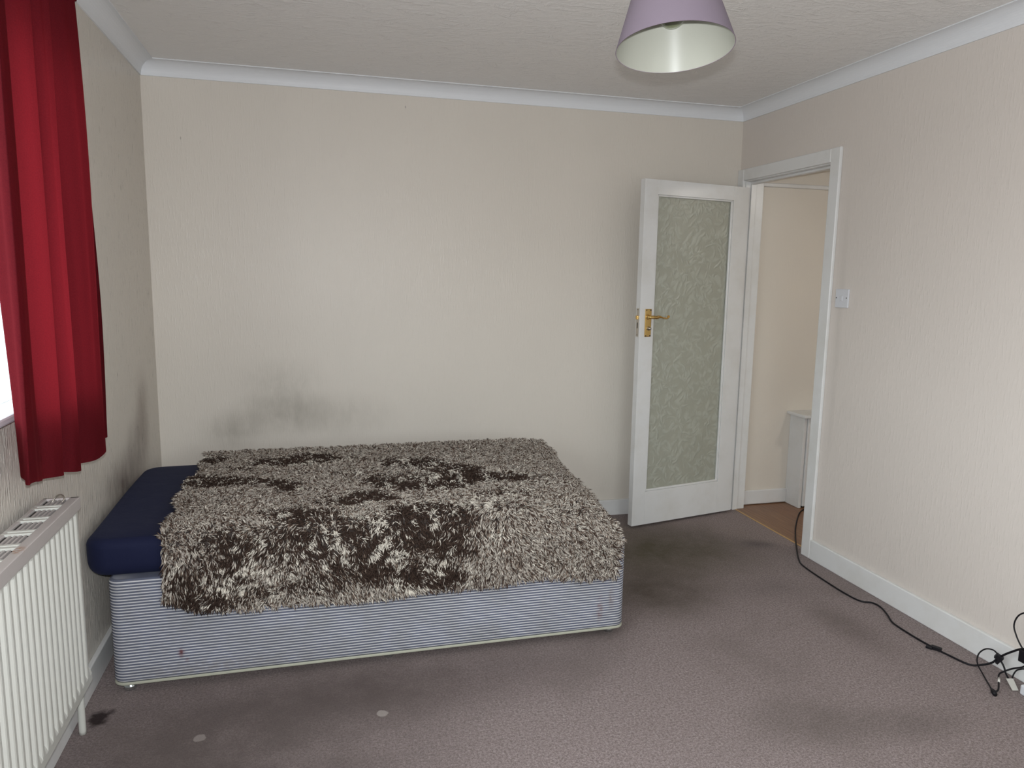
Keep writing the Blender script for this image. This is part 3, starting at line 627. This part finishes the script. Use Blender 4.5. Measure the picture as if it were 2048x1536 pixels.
MB().lathe([(0, .018), (.006, .018), (.0085, .013), (.007, .007), (.011, .003), (.012, 0)], 20, (.703, ly, 1.172), (0, 1, 0)).build('thumb_turn', M_steel, door, smooth=True)
fe = box('latch_plate', (.762, .7635, .008, .032, 1.125, 1.285), M_steel, door)
box('latch_bolt', (.7635, .774, .014, .026, 1.222, 1.244), M_brass, fe, bevel=.002)
box('keyhole_slot', (.7635, .7640, .017, .023, 1.172, 1.205), M_dark, fe)
for zz_ in (1.135, 1.277): MB().lathe([(0, .0008), (.003, .0005), (.0032, 0)], 10, (.7635, .020, zz_), (1, 0, 0)).build('screw', M_dark, fe)
for zz_ in (.25, 1.0, 1.75): MB().tube([(-.004, -.004, zz_-.04), (-.004, -.004, zz_+.04)], .005, 10).build('hinge', M_steel, door, smooth=True)

# ------------------------------------------------------------------ light switch
sw = thing('light_switch', 'small white square light switch on the right wall beside the door frame', 'light switch', (W, -.985, 1.37))
MB().box(W-.009, W, -1.031, -.940, 1.324, 1.415).build('plate', M_plastic, sw, bevel=.003)
rk = MB().box(W-.0125, W-.008, -.994, -.978, 1.357, 1.383); rk.build('rocker', M_plastic, sw, bevel=.002)
for yy in (-.948, -1.020): MB().lathe([(0, .0008), (.0032, .0005), (.0035, 0)], 12, (W-.009, yy, 1.372), (-1, 0, 0)).build('screw', mat('screw_grey', (.08, .08, .08), .4), sw)
local(sw)

# ------------------------------------------------------------------ pendant lamp
LC = Vector((1.5456, -2.5615, 1.941)); LA = Vector((.0023, .1416, .99)).normalized()
lp = thing('pendant_lamp', 'mauve tapered drum lampshade with cream lining hanging from the ceiling', 'pendant lamp', (LC.x, LC.y+.04, H))
R1, R2, HS = .1255, .073, .165
MB().lathe([(R1, 0), (R1-.0015, .0), (R1-.0015, .0005)], 96, LC, LA).build('rim', mat('shade_edge_tape', (.20, .15, .19), .6), lp, smooth=True)
MB().lathe([(R1-(R1-R2)*k/12, HS*k/12) for k in range(13)], 96, LC, LA).build('lamp_shade', M_shade, lp, smooth=True)
MB().lathe([(R1-.0014-(R1-R2)*k/12, HS*k/12) for k in range(13)], 96, LC, LA).build('shade_lining', M_lining, lp, smooth=True)
bc = Vector((1.5492, -2.535, 2.021))
bl = MB().lathe([(0, -.030)]+[(.030*math.sin(a), -.030*math.cos(a)) for a in [math.pi*k/16 for k in range(1, 12)]]+[(.018, .032), (.0135, .044), (.0132, .052)], 32, bc, LA); bl.build('bulb', M_bulb, lp, smooth=True)
hb = bc+LA*.048
hh_ = MB().lathe([(.0, -.004), (.017, -.004), (.018, .02), (.014, .045), (.006, .055), (0, .055)], 28, hb, LA); hh_.build('bulb_holder', M_plastic, lp, smooth=True)
top = hb+LA*.055
sp = MB(); 
for k in range(3):
    a = 2*math.pi*k/3+.4; ax = LA.orthogonal().normalized(); bx = LA.cross(ax); c0 = LC+LA*(HS-.03)
    sp.tube([hb+LA*.02+(ax*math.cos(a)+bx*math.sin(a))*.015, LC+LA*HS+(ax*math.cos(a)+bx*math.sin(a))*(R2-.001)], .0014, 6)
sp.build('shade_carrier', M_plastic, lp, smooth=True)
MB().tube(spline([top, top+Vector((0, .01, .06)), (LC.x, LC.y+.045, H-.05), (LC.x, LC.y+.045, H-.02)], 8), .0035, 10).build('flex', M_plastic, lp, smooth=True)
MB().lathe([(.0, -.030), (.012, -.030), (.030, -.018), (.038, -.004), (.038, 0)], 36, (LC.x, LC.y+.045, H), (0, 0, 1)).build('ceiling_rose', M_plastic, lp, smooth=True)
local(lp)

# ------------------------------------------------------------------ cables along the right wall
r_c = .0038
cab = [(4.25, -.24), (3.98, -.175), (3.82, -.180), (3.72, -.233), (3.545, -.435), (3.433, -.585), (3.296, -.785), (3.213, -.919), (3.182, -1.001), (3.167, -1.183), (3.164, -1.328), (3.176, -1.413), (3.217, -1.444), (3.221, -1.492), (3.194, -1.562), (3.163, -1.622), (3.155, -1.676), (3.153, -1.773), (3.159, -1.851), (3.17, -1.917), (3.183, -1.975), (3.205, -1.999)]
pts = [(x, y, .0045) for x, y in cab]+[(3.232, -2.040, .033), (3.24, -2.063, .067), (3.24, -2.105, .110), (3.24, -2.154, .149), (3.215, -2.21, .16), (3.165, -2.27, .10), (3.14, -2.40, .012), (3.14, -2.6, .0045)]
pc = thing('power_cable', 'long black power cable running from the hallway along the skirting', 'cable', (3.18, -1.5, 0))
MB().tube(spline(pts, 8), r_c, 10).build('cord', M_black, pc, smooth=True)
def tie(x, y, z, a, nm='cable_tie'):
    mb = MB().box(-.020, .018, -.008, .008, -.0055, .0095).box(-.036, -.012, -.016, -.004, -.004, .006); mb.xf(Matrix.Translation((x, y, z)) @ Matrix.Rotation(a, 4, 'Z')); return mb.build(nm, M_black, pc, bevel=.002)
tie(3.160, -1.862, .006, math.radians(-60))
q = MB().box(-.013, .013, -.010, .010, -.010, .010).box(.002, .012, -.006, .004, -.026, -.008); q.xf(Matrix.Translation((3.24, -2.063, .067)) @ Matrix.Rotation(math.radians(-50), 4, 'Z') @ Matrix.Rotation(.5, 4, 'Y')); q.build('cable_tie', M_black, pc, bevel=.002)
local(pc)
def hangcord(name, P, r, label, parent=None): 
    mb = MB().tube(spline(P, 10), r, 10); o = mb.build(name, M_black, parent, smooth=True)
    if not parent: tag(o, label, 'cable')
    return o
# thin lead: loops up from the tie, drops to the carpet in a joint, comes back up
tl = thing('thin_lead', 'thin black lead looped over the skirting with its end on the carpet', 'cable', (3.16, -2.08, 0))
MB().tube(spline([(3.24, -2.063, .070), (3.24, -2.04, .083), (3.235, -2.010, .074), (3.225, -1.992, .046), (3.20, -2.012, .022), (3.17, -2.07, .006), (3.135, -2.125, .005), (3.110, -2.162, .006)], 8), .0026, 8).build('loop', M_black, tl, smooth=True)
MB().tube(spline([(3.104, -2.172, .007), (3.130, -2.165, .012), (3.165, -2.135, .020), (3.205, -2.10, .024), (3.235, -2.095, .030), (3.25, -2.115, .050), (3.25, -2.150, .075), (3.25, -2.17, .10)], 8), .0030, 8).build('return_lead', M_black, tl, smooth=True)
q = MB().tube([(3.118, -2.150, .007), (3.108, -2.166, .0085), (3.098, -2.182, .0075)], [.0045, .0085, .0075], 10); q.build('plug_end', M_black, tl, smooth=True)
MB().tube([(3.163, -2.137, .020), (3.185, -2.118, .0225)], .0040, 8).build('white_band', M_paper, tl, smooth=True)
local(tl)
tg_ = thing('label_tag', 'small white paper label on a thin black lead beside the skirting', 'tag', (3.22, -2.14, 0))
mb = MB(); 
def onz(px, py, z):
    v = CF+CR*((px-1024)/1469.1)-CU*((py-768)/1469.1); t = (z-CAM.z)/v.z; return CAM+v*t
A, B_, C_, D_ = onz(2012, 1357, .014), onz(2026, 1357, .014), onz(2037, 1381, .003), onz(2025, 1381, .003)
mb.add([A, B_, C_, D_], [(0, 1, 2, 3)]); mb.build('paper_label', M_paper, tg_, solid=.0012)
MB().tube(spline([(3.243, -2.066, .060), (3.242, -2.085, .042), (3.236, -2.10, .025), A.lerp(B_, .35)], 6), .0032, 8).build('lead', M_black, tg_, smooth=True)
MB().tube(spline([A.lerp(B_, .9), onz(2027, 1349, .024), onz(2033, 1341, .040), onz(2041, 1338.5, .052), onz(2050, 1338, .06), onz(2060, 1342, .06)], 6), .0026, 8).build('tail', M_black, tg_, smooth=True)
local(tg_)
def onx(px, py, x):
    v = CF+CR*((px-1024)/1469.1)-CU*((py-768)/1469.1); t = (x-CAM.x)/v.x; return CAM+v*t
lo = MB().tube(spline([onx(px, py, 3.25) for px, py in [(2047, 1300), (2040, 1288), (2033, 1272), (2028, 1253), (2032, 1238), (2042, 1228), (2058, 1226), (2072, 1240), (2075, 1268), (2066, 1290), (2054, 1302)]], 8), .0027, 10).build('looped_lead', M_black, None, smooth=True)
tag(lo, 'black lead standing in an upright loop against the wall above the skirting', 'cable')
ad = thing('power_adaptor', 'black power adaptor block at the right edge of the cable tangle', 'power adaptor', tuple(onx(2050, 1315, 3.245)))
c0 = onx(2051, 1314, 3.24); mb = MB().box(-.013, .013, -.018, .018, -.022, .022); mb.xf(Matrix.Translation(c0)); mb.build('housing', M_black, ad, bevel=.003)
mb = MB().box(-.005, .005, -.016, -.006, -.030, -.021); mb.xf(Matrix.Translation(c0)); mb.build('cord_grip', M_black, ad, bevel=.001); local(ad)
es = thing('extension_socket', 'white multi socket extension block on the carpet by the skirting', 'extension socket', (3.235, -2.30, 0))
box('housing', (3.20, 3.262, -2.50, -2.188, .0, .036), M_plastic, es, bevel=.005)
for k in range(3):
    yy = -2.25-k*.08
    box('socket_slot', (3.222, 3.226, yy-.004, yy+.004, .034, .0365), M_dark, es); box('socket_slot', (3.236, 3.240, yy-.012, yy-.008, .034, .0365), M_dark, es); box('socket_slot', (3.236, 3.240, yy+.008, yy+.012, .034, .0365), M_dark, es)
local(es)

# ------------------------------------------------------------------ added hallway lamp, out of view, to brighten the hall
hl = thing('added_hall_light', 'added unseen round white ceiling light that brightens the hallway', 'ceiling light', (4.2, -1.5, 2.13))
M_hl = mat('lit_opal', (.8, .8, .75), .4); G(M_hl).b.inputs['Emission Color'].default_value = (1, .94, .85, 1); G(M_hl).b.inputs['Emission Strength'].default_value = 55.0
MB().lathe([(0, -.07), (.06, -.065), (.11, -.04), (.13, 0)], 32, (4.2, -1.5, 2.13)).build('diffuser', M_hl, hl, smooth=True); local(hl)
